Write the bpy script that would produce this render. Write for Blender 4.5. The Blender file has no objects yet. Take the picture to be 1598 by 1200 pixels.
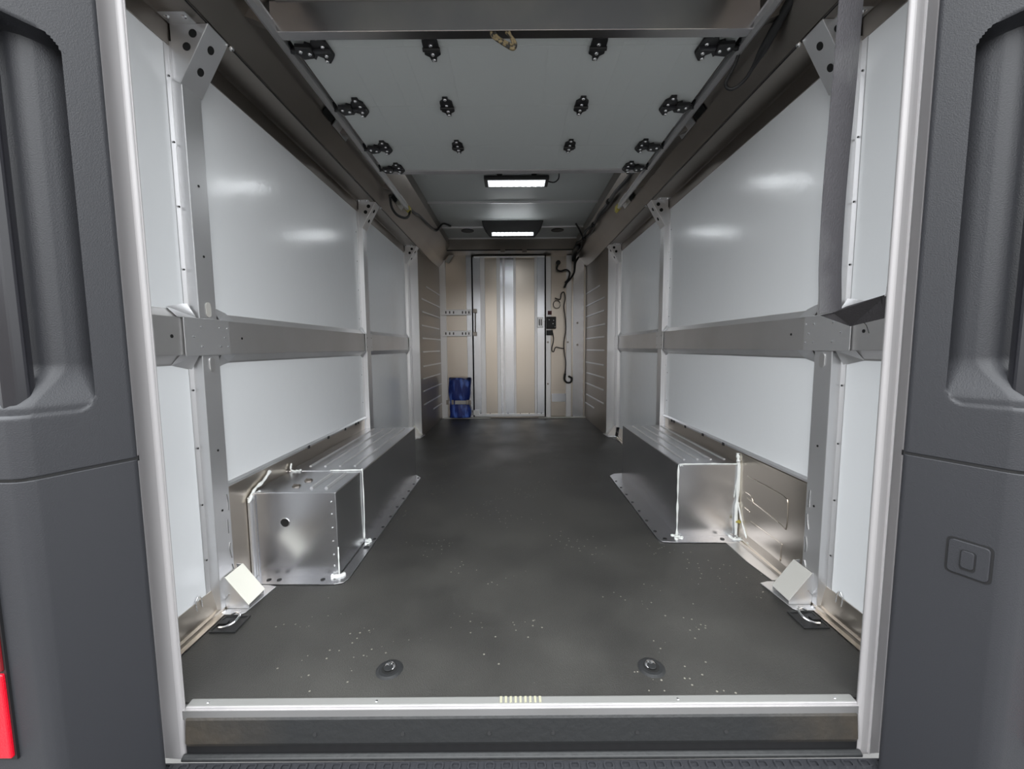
import bpy, math, random
from mathutils import Vector, Matrix
random.seed(7)
C = bpy.context.scene.collection
S = bpy.context.scene
R = math.radians

# ---------------------------------------------------------------- camera
F = 640.0; TH = math.atan(58/640); ROLL = R(.42); CX, CH = -.018, .9
def lev(x, z, y=1.0):
    c, s = math.cos(ROLL), math.sin(ROLL)
    x, z = x*c+z*s, z*c-x*s
    return Vector((x, y*math.cos(TH)+z*math.sin(TH), z*math.cos(TH)-y*math.sin(TH)))
ax = lev(1, 0, 0); az = lev(0, 1, 0); ay = lev(0, 0, 1)
cam = bpy.data.objects.new('camera', bpy.data.cameras.new('camera'))
C.objects.link(cam); S.camera = cam
cam.data.sensor_width = 36; cam.data.lens = 36*F/1598; cam.data.clip_start = .02
m = Matrix((ax, az, -ay)).transposed().to_4x4(); m.translation = (CX, 0, CH)
cam.matrix_world = m
# ---------------------------------------------------------------- world, light, exposure
w = bpy.data.worlds.new('sky'); S.world = w; w.use_nodes = True
nt = w.node_tree; bg = nt.nodes['Background']
tc = nt.nodes.new('ShaderNodeTexCoord'); sx = nt.nodes.new('ShaderNodeSeparateXYZ')
rmp = nt.nodes.new('ShaderNodeValToRGB')
nt.links.new(tc.outputs['Generated'], sx.inputs[0]); nt.links.new(sx.outputs['Z'], rmp.inputs[0])
# overcast sky: zenith three times the horizon (CIE), very slightly cool
rmp.color_ramp.elements[0].position = 0; rmp.color_ramp.elements[0].color = (.330, .335, .340, 1)
rmp.color_ramp.elements[1].position = 1; rmp.color_ramp.elements[1].color = (.95, .98, 1, 1)
nt.links.new(rmp.outputs[0], bg.inputs[0]); bg.inputs[1].default_value = 6.4
S.view_settings.view_transform = 'Standard'; S.view_settings.look = 'None'
S.view_settings.gamma = 1; S.view_settings.exposure = 0.08
S.view_settings.use_curve_mapping = False

# ---------------------------------------------------------------- materials
def mat(name, col, rough=.5, metal=0, spec=.5, bump=None, var=None, coat=0, emit=None, aniso=0):
    """bump=(scale, strength, stretch xyz)  var=(scale, colour2, lo, hi, stretch)"""
    M = bpy.data.materials.new(name); M.use_nodes = True
    n, l = M.node_tree.nodes, M.node_tree.links; b = n['Principled BSDF']
    b.inputs['Base Color'].default_value = (*col, 1); b.inputs['Roughness'].default_value = rough
    b.inputs['Metallic'].default_value = metal; b.inputs['Specular IOR Level'].default_value = spec
    if coat: b.inputs['Coat Weight'].default_value = coat; b.inputs['Coat Roughness'].default_value = .05
    def noise(sc, st, det=4):
        t = n.new('ShaderNodeTexCoord'); mp = n.new('ShaderNodeMapping'); mp.inputs['Scale'].default_value = st
        ns = n.new('ShaderNodeTexNoise'); ns.inputs['Scale'].default_value = sc; ns.inputs['Detail'].default_value = det
        l.new(t.outputs['Object'], mp.inputs[0]); l.new(mp.outputs[0], ns.inputs[0]); return ns.outputs['Fac']
    if bump:
        bp = n.new('ShaderNodeBump'); bp.inputs['Strength'].default_value = bump[1]; bp.inputs['Distance'].default_value = .01
        l.new(noise(bump[0], bump[2]), bp.inputs['Height']); l.new(bp.outputs[0], b.inputs['Normal'])
    if var:
        rp = n.new('ShaderNodeValToRGB'); e = rp.color_ramp.elements
        e[0].position = var[2]; e[0].color = (*col, 1); e[1].position = var[3]; e[1].color = (*var[1], 1)
        l.new(noise(var[0], var[4], 6), rp.inputs[0]); l.new(rp.outputs[0], b.inputs['Base Color'])
    if emit:
        b.inputs['Emission Color'].default_value = (*emit[0], 1); b.inputs['Emission Strength'].default_value = emit[1]
    return M
I3 = (1, 1, 1)
WHITE = mat('white gelcoat', (.79, .81, .83), .18, bump=(14, .10, I3))
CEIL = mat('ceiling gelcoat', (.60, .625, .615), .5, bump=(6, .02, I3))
ALU = mat('mill aluminium', (.72, .72, .73), .36, .8, bump=(30, .03, (1, 1, 8)))
ALUH = mat('aluminium sheet', (.70, .69, .69), .36, .85, bump=(2.2, .05, I3), var=(3, (.62, .61, .60), .35, .7, I3))
ALUD = mat('dull aluminium cove sheet', (.36, .33, .30), .36, 1, bump=(2, .05, I3), var=(2.5, (.29, .265, .24), .3, .75, I3))  # brown of the dim surroundings the metal mirrors, put into the base colour
BOXM = mat('wheel box sheet', (.68, .68, .70), .27, .96, bump=(2.2, .06, I3), var=(3, (.58, .58, .60), .35, .7, I3))
CHEEK = mat('brown grey ribbed sheet', (.46, .41, .36), .42, .95, bump=(2.5, .05, I3))
BARM = mat('lift bar sheet', (.46, .44, .42), .25, 1, bump=(3, .05, I3), var=(3, (.36, .35, .36), .4, .6, I3))
GLINT = mat('cream painted metal', (.86, .85, .76), .4)  # bright specular glint on the left foot brackets, put into the colour
ALUW = mat('warm aluminium sheet', (.60, .545, .48), .28, 1, bump=(2.5, .06, I3))
ALUB = mat('extruded aluminium', (.68, .70, .74), .24, 1, bump=(60, .02, (1, 1, .05)))
SATIN = mat('satin aluminium paint', (.44, .425, .43), .45, .2, bump=(40, .02, (1, 1, .1)), var=(2, (.38, .37, .38), .4, .8, (6, 6, 1)))
PAINT = mat('pale painted metal', (.50, .49, .46), .4, .0)
THRM = mat('worn threshold metal', (.30, .30, .29), .42, .3)
PLAST = mat('charcoal plastic', (.030, .031, .036), .46, bump=(420, .12, I3))
BLACK = mat('black plastic', (.012, .012, .013), .45)
SCRW = mat('dull black screw', (.06, .06, .062), .35, .5)
BLACKG = mat('glossy black tube', (.02, .02, .024), .22)
RUBB = mat('black sill rubber', (.02, .021, .022), .5, bump=(60, .15, I3))
STEEL = mat('bright zinc', (.85, .85, .86), .2, 1)
WEBB = mat('grey black webbing', (.085, .082, .090), .6, bump=(300, .3, (1, 1, .4)), var=(5, (.15, .15, .155), .45, .62, (1, 1, .6)))
SEAL = mat('white sealant', (.80, .82, .80), .5, bump=(60, .4, I3))
HOLE = mat('dark hole', (.008, .008, .008), .9)
ROPE = mat('tan and black braided cord', (.22, .17, .09), .8, var=(90, (.02, .02, .02), .5, .56, I3))
BLUE = mat('blue woven bag fabric', (.010, .028, .20), .30, bump=(20, .4, (2, 1, .5)), var=(16, (.10, .20, .65), .5, .66, (1.5, 1, .4)))
REDD = mat('dark red lens', (.16, .004, .008), .15, coat=.5)
REDB = mat('bright red reflector', (.68, .003, .02), .25, coat=.5, bump=(300, .2, I3))
YELL = mat('yellow tape', (.45, .38, .08), .6)
LED = mat('lit led', (1, 1, 1), .4, emit=((.93, .97, 1), 34))
LENS = mat('lamp face', (.7, .72, .75), .3, emit=((.93, .97, 1), .9))
ROAD = mat('yard asphalt', (.11, .108, .105), .9, var=(1.2, (.08, .078, .076), .3, .7, I3))
SKIN = mat('outer body skin', (.75, .76, .78), .4)

def floor_mat():
    M = mat('black rubber mat', (.036, .035, .033), .5, bump=(260, .25, I3)); n, l = M.node_tree.nodes, M.node_tree.links
    b = n['Principled BSDF']; t = n.new('ShaderNodeTexCoord')
    ns = n.new('ShaderNodeTexNoise'); ns.inputs['Scale'].default_value = 2.5; ns.inputs['Detail'].default_value = 8
    l.new(t.outputs['Object'], ns.inputs[0])
    rp = n.new('ShaderNodeValToRGB'); rp.color_ramp.elements[0].color = (.033, .032, .030, 1); rp.color_ramp.elements[0].position = .35
    rp.color_ramp.elements[1].color = (.062, .060, .055, 1); rp.color_ramp.elements[1].position = .7
    l.new(ns.outputs['Fac'], rp.inputs[0])
    vo = n.new('ShaderNodeTexVoronoi'); vo.inputs['Scale'].default_value = 42; l.new(t.outputs['Object'], vo.inputs[0])
    lt = n.new('ShaderNodeMath'); lt.operation = 'LESS_THAN'; lt.inputs[1].default_value = .12; l.new(vo.outputs['Distance'], lt.inputs[0])
    n2 = n.new('ShaderNodeTexNoise'); n2.inputs['Scale'].default_value = 3.1; n2.inputs['Detail'].default_value = 3; l.new(t.outputs['Object'], n2.inputs[0])
    gt = n.new('ShaderNodeMath'); gt.operation = 'GREATER_THAN'; gt.inputs[1].default_value = .53; l.new(n2.outputs['Fac'], gt.inputs[0])
    mu = n.new('ShaderNodeMath'); mu.operation = 'MULTIPLY'; l.new(lt.outputs[0], mu.inputs[0]); l.new(gt.outputs[0], mu.inputs[1])
    mx = n.new('ShaderNodeMix'); mx.data_type = 'RGBA'; l.new(mu.outputs[0], mx.inputs['Factor'])
    l.new(rp.outputs[0], mx.inputs['A']); mx.inputs['B'].default_value = (.26, .25, .21, 1); l.new(mx.outputs['Result'], b.inputs['Base Color'])
    rr = n.new('ShaderNodeMapRange'); rr.inputs['From Min'].default_value = .3; rr.inputs['From Max'].default_value = .7
    rr.inputs['To Min'].default_value = .40; rr.inputs['To Max'].default_value = .58
    l.new(ns.outputs['Fac'], rr.inputs['Value']); l.new(rr.outputs[0], b.inputs['Roughness'])
    return M
FLOORM = floor_mat()
def sill_mat():
    M = mat('dusty sill rubber', (.02, .021, .022), .5, bump=(50, .2, I3)); n, l = M.node_tree.nodes, M.node_tree.links
    b = n['Principled BSDF']; t = n.new('ShaderNodeTexCoord'); s = n.new('ShaderNodeSeparateXYZ'); l.new(t.outputs['Object'], s.inputs[0])
    a = n.new('ShaderNodeMath'); a.operation = 'ABSOLUTE'; l.new(s.outputs['X'], a.inputs[0])
    r = n.new('ShaderNodeMapRange'); r.inputs['From Min'].default_value = .58; r.inputs['From Max'].default_value = .86; l.new(a.outputs[0], r.inputs['Value'])
    ns = n.new('ShaderNodeTexNoise'); ns.inputs['Scale'].default_value = 22; ns.inputs['Detail'].default_value = 8; l.new(t.outputs['Object'], ns.inputs[0])
    mu = n.new('ShaderNodeMath'); mu.operation = 'MULTIPLY'; l.new(r.outputs[0], mu.inputs[0]); l.new(ns.outputs['Fac'], mu.inputs[1])
    mx = n.new('ShaderNodeMix'); mx.data_type = 'RGBA'; l.new(mu.outputs[0], mx.inputs['Factor'])
    mx.inputs['A'].default_value = (.02, .021, .022, 1); mx.inputs['B'].default_value = (.075, .06, .043, 1)
    l.new(mx.outputs['Result'], b.inputs['Base Color']); return M
SILLM = sill_mat()

# ---------------------------------------------------------------- geometry helpers
def G(): return ([], [])
def box(x0, x1, y0, y1, z0, z1):
    v = [(x, y, z) for x in sorted((x0, x1)) for y in sorted((y0, y1)) for z in sorted((z0, z1))]
    return (v, [(0, 1, 3, 2), (4, 6, 7, 5), (0, 4, 5, 1), (2, 3, 7, 6), (0, 2, 6, 4), (1, 5, 7, 3)])
def prism(poly, a0, a1, axis):
    """closed 2D polygon extruded; axis 'y': poly (x,z); 'x': poly (y,z); 'z': poly (x,y)"""
    n = len(poly); v = []
    for a in (a0, a1):
        for p, q in poly:
            v.append({'y': (p, a, q), 'x': (a, p, q), 'z': (p, q, a)}[axis])
    f = [(i, (i+1) % n, n+(i+1) % n, n+i) for i in range(n)]
    return (v, f+[tuple(range(n))[::-1], tuple(range(n, 2*n))])
def strip(pts, t):
    """open polyline -> closed polygon of thickness t (offset to its left)"""
    out = []
    for i, p in enumerate(pts):
        p = Vector(p); d = Vector((0, 0))
        if i > 0: d += (p-Vector(pts[i-1])).normalized()
        if i < len(pts)-1: d += (Vector(pts[i+1])-p).normalized()
        d.normalize(); nrm = Vector((-d.y, d.x)); k = 1.0
        if 0 < i < len(pts)-1:
            e = (p-Vector(pts[i-1])).normalized(); k = 1/max(.4, d.dot(e))
        out.append(tuple(p+nrm*t*k))
    return list(pts)+out[::-1]
def cyl(c, r, h, axis='z', n=16, r2=None):
    c = Vector(c); r2 = r if r2 is None else r2; v = []
    d = {'x': Vector((1, 0, 0)), 'y': Vector((0, 1, 0)), 'z': Vector((0, 0, 1))}[axis] if isinstance(axis, str) else Vector(axis).normalized()
    u = d.orthogonal().normalized(); k = d.cross(u)
    for a, rr in ((0, r), (h, r2)):
        for i in range(n):
            t = 2*math.pi*i/n; v.append(tuple(c+d*a+u*rr*math.cos(t)+k*rr*math.sin(t)))
    f = [(i, (i+1) % n, n+(i+1) % n, n+i) for i in range(n)]
    return (v, f+[tuple(range(n))[::-1], tuple(range(n, 2*n))])
def dome(c, r, axis, h=None, n=8):
    c = Vector(c); h = h or r*.5; d = Vector(axis).normalized(); u = d.orthogonal().normalized(); k = d.cross(u); v = []
    for a, rr in ((0, r), (h*.7, r*.75)):
        for i in range(n):
            t = 2*math.pi*i/n; v.append(tuple(c+d*a+u*rr*math.cos(t)+k*rr*math.sin(t)))
    v.append(tuple(c+d*h)); f = [(i, (i+1) % n, n+(i+1) % n, n+i) for i in range(n)]
    f += [(n+i, n+(i+1) % n, 2*n) for i in range(n)]
    return (v, f)
def smooth_pts(pts, sub=6):
    P = [Vector(p) for p in pts]; out = []
    for i in range(len(P)-1):
        a = P[max(i-1, 0)]; b = P[i]; c = P[i+1]; d = P[min(i+2, len(P)-1)]
        for k in range(sub):
            t = k/sub
            out.append(.5*((2*b)+(c-a)*t+(2*a-5*b+4*c-d)*t*t+(3*b-a-3*c+d)*t**3))
    return out+[P[-1]]
def tube(pts, r, n=8, sub=6, closed=False):
    P = smooth_pts(pts, sub) if sub > 1 else [Vector(p) for p in pts]
    v, f = [], []; u = None
    for i, p in enumerate(P):
        d = (P[min(i+1, len(P)-1)]-P[max(i-1, 0)]).normalized()
        if u is None: u = d.orthogonal().normalized()
        u = (u-d*u.dot(d)).normalized(); k = d.cross(u)
        rr = r(i/(len(P)-1)) if callable(r) else r
        for j in range(n):
            t = 2*math.pi*j/n; v.append(tuple(p+u*rr*math.cos(t)+k*rr*math.sin(t)))
    for i in range(len(P)-1):
        for j in range(n):
            f.append((i*n+j, i*n+(j+1) % n, (i+1)*n+(j+1) % n, (i+1)*n+j))
    f += [tuple(range(n))[::-1], tuple(range(len(v)-n, len(v)))]
    return (v, f)
def ribbon(pts, width_dir, wd, t):
    """flat band: points, width direction(s), width, thickness"""
    P = smooth_pts(pts, 6); v, f = [], []; N = len(P)
    for i, p in enumerate(P):
        wdv = width_dir(i/(N-1)) if callable(width_dir) else Vector(width_dir)
        d = (P[min(i+1, N-1)]-P[max(i-1, 0)]).normalized(); wv = (wdv-d*wdv.dot(d)).normalized(); nn = d.cross(wv)
        for a, b in ((-1, -1), (1, -1), (1, 1), (-1, 1)): v.append(tuple(p+wv*a*wd/2+nn*b*t/2))
    for i in range(N-1):
        for j in range(4): f.append((i*4+j, i*4+(j+1) % 4, i*4+4+(j+1) % 4, i*4+4+j))
    f += [(0, 1, 2, 3), (N*4-4, N*4-3, N*4-2, N*4-1)]
    return (v, f)
def rrect(cx, cy, a, b, r, n=4):
    """rounded rectangle polygon centred at cx,cy with half sizes a,b"""
    out = []
    for k, (sx_, sy_) in enumerate(((1, 1), (-1, 1), (-1, -1), (1, -1))):
        for i in range(n+1):
            t = math.pi/2*(k+i/n); out.append((cx+sx_*(a-r)+r*math.cos(t), cy+sy_*(b-r)+r*math.sin(t)))
    return out
def obj(name, geos, material, parent=None, bevel=0, smooth=False, seg=2):
    if geos and isinstance(geos, tuple): geos = [geos]
    V, Fc = [], []
    for v, f in geos:
        o = len(V); V += v; Fc += [tuple(i+o for i in q) for q in f]
    me = bpy.data.meshes.new(name); me.from_pydata(V, [], Fc)
    import bmesh
    bm = bmesh.new(); bm.from_mesh(me); bmesh.ops.recalc_face_normals(bm, faces=bm.faces); bm.to_mesh(me); bm.free()
    me.materials.append(material); o = bpy.data.objects.new(name, me); C.objects.link(o)
    if smooth:
        for p in me.polygons: p.use_smooth = True
        if smooth != 'all': me.set_sharp_from_angle(angle=R(40))
    if bevel:
        bv = o.modifiers.new('bevel', 'BEVEL'); bv.width = bevel; bv.segments = seg; bv.limit_method = 'ANGLE'; bv.angle_limit = R(40)
    if parent: o.parent = parent; o.matrix_parent_inverse = Matrix.Translation(-parent.location)
    return o
def stuff(o): o['kind'] = 'stuff'; return o
def tag(o, label=None, cat=None, group=None, kind=None):
    if label: o['label'] = label
    if cat: o['category'] = cat
    if group: o['group'] = group
    if kind: o['kind'] = kind
    return o
def thing(name, loc, label, cat, group=None):
    o = bpy.data.objects.new(name, None); C.objects.link(o); o.location = loc; o.empty_display_size = .05
    return tag(o, label, cat, group)
def struct(name, label, cat, loc=(0, 0, 0)):
    o = bpy.data.objects.new(name, None); C.objects.link(o); o.location = loc
    return tag(o, label, cat, kind='structure')
def side(s): return 'left' if s < 0 else 'right'
def mx(poly, s): return [(s*x, z) for x, z in poly]

# ================================================================ SETTING
YB = 5.2          # front bulkhead
WX = 1.045        # white wall plane
PX = 1.015        # face of the posts and belt rail
YP = (1.325, 2.84, 4.03)      # near edge of the three posts, 8 cm wide
ZT = 1.815; ZC = 2.2

g = tag(obj('ground', box(-40, 40, -40, 40, -.9, -.85), ROAD), 'dark asphalt yard under the van', 'ground', kind='structure')

# unseen building added behind the camera so the bare metal has something to mirror
dp = struct('wall_back', 'tan depot building across the yard behind the camera', 'building')
obj('depot_wall', box(-30, 30, -16.3, -16, -.85, 2.9), mat('tan render', (.30, .25, .20), .9, var=(.6, (.2, .165, .135), .35, .7, I3)), dp)
obj('roof_edge', box(-30.2, 30.2, -16.35, -15.8, 2.9, 3.05), SKIN, dp)

# floor: one rubber mat cut out round the wheel boxes, on an aluminium deck
fl = struct('floor', 'black speckled rubber cargo floor of the van', 'floor')
mat_poly = [(-.995, .975), (.995, .975), (1.0, 1.33), (.99, 1.50), (.975, 1.50), (.957, 1.64), (.957, 1.80), (.655, 1.806), (.655, 2.79), (.70, 2.83), (.99, 2.84),
            (.985, 3.95), (.94, 4.12), (.91, YB), (-.91, YB), (-.94, 4.12), (-.985, 3.95), (-.99, 2.84), (-.72, 2.84), (-.655, 2.79), (-.66, 1.56), (-.67, 1.497), (-.70, 1.487), (-.96, 1.487), (-1.0, 1.33)]
obj('rubber_mat', prism(mat_poly, -.006, 0, 'z'), FLOORM, fl)
obj('deck_plate', box(-1.09, 1.09, .955, YB+.03, -.03, -.0065), ALUH, fl)

# walls
for s in (-1, 1):
    wl = struct('wall_'+side(s), 'white glossy %s side wall of the cargo area' % side(s), 'wall')
    def pan(y0, y1, z0, z1=ZT): obj('panel', box(s*WX, s*(WX+.012), y0, y1, z0, z1), WHITE, wl)
    pan(.95, 1.359, .085); pan(1.361, 2.879, .421); pan(2.881, 4.15, .1)
    obj('kick_panel', box(s*WX, s*(WX+.014), 1.36, 2.88, .0, .42), ALUW, wl)
    # folded top lip of the kick panel with its row of screws
    obj('kick_lip', prism(mx([(WX, .414), (WX-.010, .411), (WX-.012, .420), (WX, .427)], s), 1.41, 2.83, 'y'), ALU, wl)
    obj('sill_angle', prism(mx(strip([(1.0, .001), (1.018, .002), (1.020, .013), (1.031, .015), (1.033, .028), (1.044, .085)], .003), s), .96, 1.36, 'y'), ALUW, wl)
    obj('sill_angle', prism(mx(strip([(1.0, .001), (1.018, .002), (1.020, .013), (1.031, .015), (1.033, .028), (1.044, .1)], .003), s), 2.84, 4.0, 'y'), ALUW, wl)
    obj('floor_flange', prism([(s*x, y) for x, y in [(.957, 1.64), (.975, 1.50), (.99, 1.50), (1.04, 1.42), (1.044, 1.42), (1.044, 2.84), (.957, 2.84)]], .0005, .0025, 'z'), ALUH, wl)
    obj('outer_skin', box(s*1.10, s*1.115, .93, YB+.1, -.2, 2.26), SKIN, wl)
    # ribbed bulkhead cheek at the front end
    d = Vector((-.045, 1.17)); 
    def cheek(t, off): return (s*(.938-.028*t-off), 4.122+1.078*t)
    a, b = cheek(0, 0), cheek(1, 0); a2, b2 = cheek(0, -.012), cheek(1, -.012)
    obj('ribbed_panel', prism([a, b, b2, a2], 0, 2.0, 'z'), CHEEK, wl)
    ribs = [(.2, .5, .95), (.31, .1, .9), (.45, .1, .95), (.58, .08, .9), (.71, .1, .95), (.86, .1, .9), (1.0, .1, .95), (1.13, .08, .9), (1.27, .12, .95), (1.40, .1, .95), (1.55, .3, .95)]
    for z, t0, t1 in ribs:
        p0, p1 = cheek(t0, 0), cheek(t1, 0); q1, q0 = cheek(t1, .007), cheek(t0, .007)
        obj('rib', prism([p0, p1, q1, q0], z-.008, z+.008, 'z'), ALU, wl, bevel=.003)
    obj('end_plate', prism([(s*1.04, .08), (s*.938, .0), (s*.936, 1.87), (s*1.04, 1.87)], 4.115, 4.122, 'y'), ALU, wl)
    hl = [dome((s*WX, y, z), .004, (-s, 0, 0), .002, 6) for y in (2.80, 2.955) for z in [.15+.19*i for i in range(9)] if abs(z-.94) > .1]
    stuff(obj('screws', hl, BLACK, wl))

# roof: outer skin, ceiling panels and rails
ce = struct('ceiling', 'white van ceiling panels with thin metal cross rails', 'ceiling')
for y0, y1 in ((.95, 2.6), (2.602, 3.79), (3.83, 4.55), (4.575, YB)):
    obj('ceiling_panel', box(-.84, .84, y0, y1, ZC, ZC+.012), CEIL, ce)
for y, h in ((3.795, .008), (3.81, .014), (3.826, .008)):
    obj('cross_rail', box(-.79, .79, y-.006, y+.005, ZC-h, ZC+.01), ALU, ce)
obj('cross_rail', box(-.79, .79, 4.548, 4.578, ZC-.014, ZC+.01), ALU, ce, bevel=.003)
obj('roof_skin', box(-1.115, 1.115, .93, YB+.1, 2.25, 2.265), SKIN, ce)
obj('roof_cavity_top', box(-1.10, 1.10, .93, YB+.1, 2.235, 2.24), ALUD, ce)

# header above the rear opening
hd = tag(obj('trim_1', [box(-1.11, 1.11, .90, .96, 2.10, 2.26)], SATIN), 'grey header across the top of the rear opening', 'trim', kind='structure')

# bulkhead --------------------------------------------------
def at(u, v, Y=YB):
    d = lev((u-799)/F, (600-v)/F); t = Y/d.y
    return Vector((CX+d.x*t, Y, CH+d.z*t))
def bq(u0, u1, v0, v1, y0, y1):
    a, b = at(u0, v1, y0), at(u1, v0, y0); return box(a.x, b.x, y0, y1, a.z, b.z)
wf = struct('wall_front', 'brushed metal bulkhead at the far end of the van', 'wall')
obj('backing', box(-1.1, 1.1, YB+.03, YB+.05, -.1, 2.25), ALUW, wf)
obj('panel', bq(690, 733, 385, 652, YB+.012, YB+.03), ALUW, wf)
obj('panel', bq(860, 884, 392, 652, YB+.015, YB+.03), ALUW, wf)
obj('corner_trim', bq(687, 694, 396, 653, YB-.015, YB+.03), ALU, wf, bevel=.003)
obj('corner_trim', bq(912.5, 918, 396, 653, YB-.015, YB+.03), ALU, wf, bevel=.003)
obj('upright', bq(731, 735, 398, 651, YB-.02, YB+.03), ALUB, wf, bevel=.002)
obj('upright', bq(883, 892.5, 398, 651, YB-.012, YB+.03), ALU, wf, bevel=.003)
obj('upright', bq(893.5, 912, 398, 651, YB-.012, YB+.03), ALUB, wf, bevel=.003)
obj('upright', bq(852, 860, 400, 651, YB-.016, YB+.03), ALU, wf, bevel=.003)
obj('brace', [prism([(at(696, 0).x, 2.08), (at(690, 0).x, 2.0), (at(686, 0).x, 1.96), (at(692, 0).x, 1.94), (at(703, 0).x, 2.06)], YB-.02, YB-.01, 'y')], PAINT, wf)
obj('cross_piece', bq(861, 883, 614, 627, YB-.004, YB+.02), ALUB, wf, bevel=.002)
# dull header box above the door
obj('header_box', prism([(5.02, 2.06), (5.02, 2.19), (YB+.03, 2.19), (YB+.03, 2.03)], -.80, .80, 'x'), ALUD, wf, bevel=.006)
obj('header_lip', prism([(5.005, 2.185), (5.03, 2.185), (5.03, 2.199), (5.005, 2.199)], -.80, .80, 'x'), ALU, wf)
obj('header_lip', prism([(5.01, 2.05), (5.03, 2.05), (5.03, 2.062), (5.01, 2.062)], -.80, .80, 'x'), BLACK, wf)
stuff(obj('brackets', [bq(u, u+7, 383, 394, 4.995, 5.01) for u in (781, 815)], ALUD, wf))
for u0, u1 in ((694, 766), (840, 913)):
    p = at(u0, 651); q = at(u1, 651)
    obj('threshold_bar', box(p.x, q.x, YB-.055, YB-.02, .0, .014), PAINT, wf, bevel=.003)
stuff(obj('grommets', [cyl(tuple(at(u, v, YB-.013)), .013, -.006, 'y', 12) for u, v in ((901, 504), (901, 538), (855, 534), (886, 534), (855, 599))], ALUD, wf))
# sliding door
dr = struct('door_1', 'sliding metal bulkhead door with tall vertical panels', 'door')
YD = YB-.0
segs = [(741, 752, ALUB, .000), (752, 756, ALU, -.008), (756.5, 776, ALUW, .006), (777, 780, ALU, -.01), (780.5, 802, ALUB, -.004), (802.5, 804.5, ALU, -.01), (805, 834, ALUW, .006), (834.5, 838, ALU, -.01), (838.5, 850, ALUB, -.004)]
for u0, u1, mm, off in segs:
    obj('door_panel', bq(u0, u1, 401, 648, YD+off, YD+.024), mm, dr, bevel=.002)
obj('door_panel', bq(786.3, 787.3, 403, 647, YD-.008, YD), ALU, dr)
obj('door_groove', bq(735.5, 740.5, 399, 650, YD+.01, YD+.028), HOLE, dr)
obj('door_groove', bq(850.3, 852, 397, 650, YD-.006, YD+.028), HOLE, dr)
obj('top_rail', bq(739, 850, 398.5, 401.5, YD-.02, YD+.02), ALU, dr, bevel=.003)
obj('bottom_rail', bq(741, 850, 645.5, 650.5, YD-.014, YD+.02), ALU, dr, bevel=.003)
stuff(obj('screws', [cyl(tuple(at(u, 645, YD-.014)), .006, -.004, 'y', 8) for u in (750, 765, 793, 812, 826, 845)], BLACK, dr))
obj('hinge_rod', tube([at(741.5, 485, YD-.03), at(741.5, 521, YD-.03)], .006, 8, 1), ALUD, dr)
for v in (485, 521): obj('rod_end', bq(738, 744, v-3, v+3, YD-.04, YD-.01), ALUD, dr, bevel=.003)
obj('rivet_plate', bq(737.5, 748, 640, 648, YD-.02, YD-.012), ALU, dr)

# ================================================================ rear frame
for s in (-1, 1):
    # satin aluminium door jamb, rounded on its inner side
    ji = .853 if s < 0 else .848
    jp = [(s*.908, .953), (s*(ji+.010), .950), (s*(ji+.004), .952), (s*ji, .959), (s*(ji+.004), .966), (s*.885, .992), (s*1.10, .992), (s*1.10, .93), (s*.93, .93), (s*.908, .94)]
    j = struct('trim_%d' % (2 if s < 0 else 3), 'pale satin metal door jamb on the %s of the rear opening' % side(s), 'door jamb', (s*.88, .95, 0))
    obj('jamb_profile', prism(jp, -.135, 2.12, 'z'), SATIN, j, bevel=.003, seg=2)
    obj('jamb_groove' if s > 0 else 'jamb_lip', box(s*.876, s*.879, .946, .955, -.13, 2.1) if s > 0 else box(s*.8525, s*.855, .960, .964, -.13, 2.1), SATIN, j, bevel=.001)
# threshold
th = struct('trim_4', 'bright metal threshold strip at the edge of the cargo floor', 'threshold')
obj('threshold_top', prism([(.961, -.006), (.961, .002), (.980, .003), (.984, .001), (.984, -.01)], -.848, .848, 'x'), THRM, th, bevel=.001)
obj('threshold_face', prism([(.9585, -.014), (.9585, -.001), (.961, .0005), (.964, -.016)], -.848, .848, 'x'), SATIN, th)
tgrip = [box(-.055+i*.0125, -.055+i*.0125+.006, .963, .981, .0025, .0042) for i in range(9)]
stuff(obj('grip_strips', tgrip, mat('pale yellow grip tape', (.42, .41, .30), .6), th))
stuff(obj('screws', [dome((x, .971, .002), .004, (0, 0, 1), .002) for x in (-.37, .40, -.80, .80)], STEEL, th))
# black sill below it
sl = tag(thing('rear_sill', (0, .93, -.06), 'black rubber covered sill step directly below the metal threshold', 'sill'))
obj('sill_face', prism([(.975, -.018), (.959, -.018), (.952, -.03), (.946, -.088), (.95, -.098), (.97, -.11)], -.848, .848, 'x'), SILLM, sl, bevel=.004)
obj('lower_lip', prism([(.9375, -.130), (.9375, -.122), (.949, -.117), (.96, -.130)], -.855, .855, 'x'), RUBB, sl, bevel=.003)
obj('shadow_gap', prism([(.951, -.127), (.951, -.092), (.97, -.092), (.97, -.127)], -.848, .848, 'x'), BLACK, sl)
for x in (-.52, -.299, -.082, .079, .29, .513):
    sc = obj('screw', [cyl((x, .9515, -.066), .0085, .003, Vector((0, -1, .12)), 14), cyl((x, .949, -.0655), .005, .003, Vector((0, -1, .12)), 6)], SCRW, sl)
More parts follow.
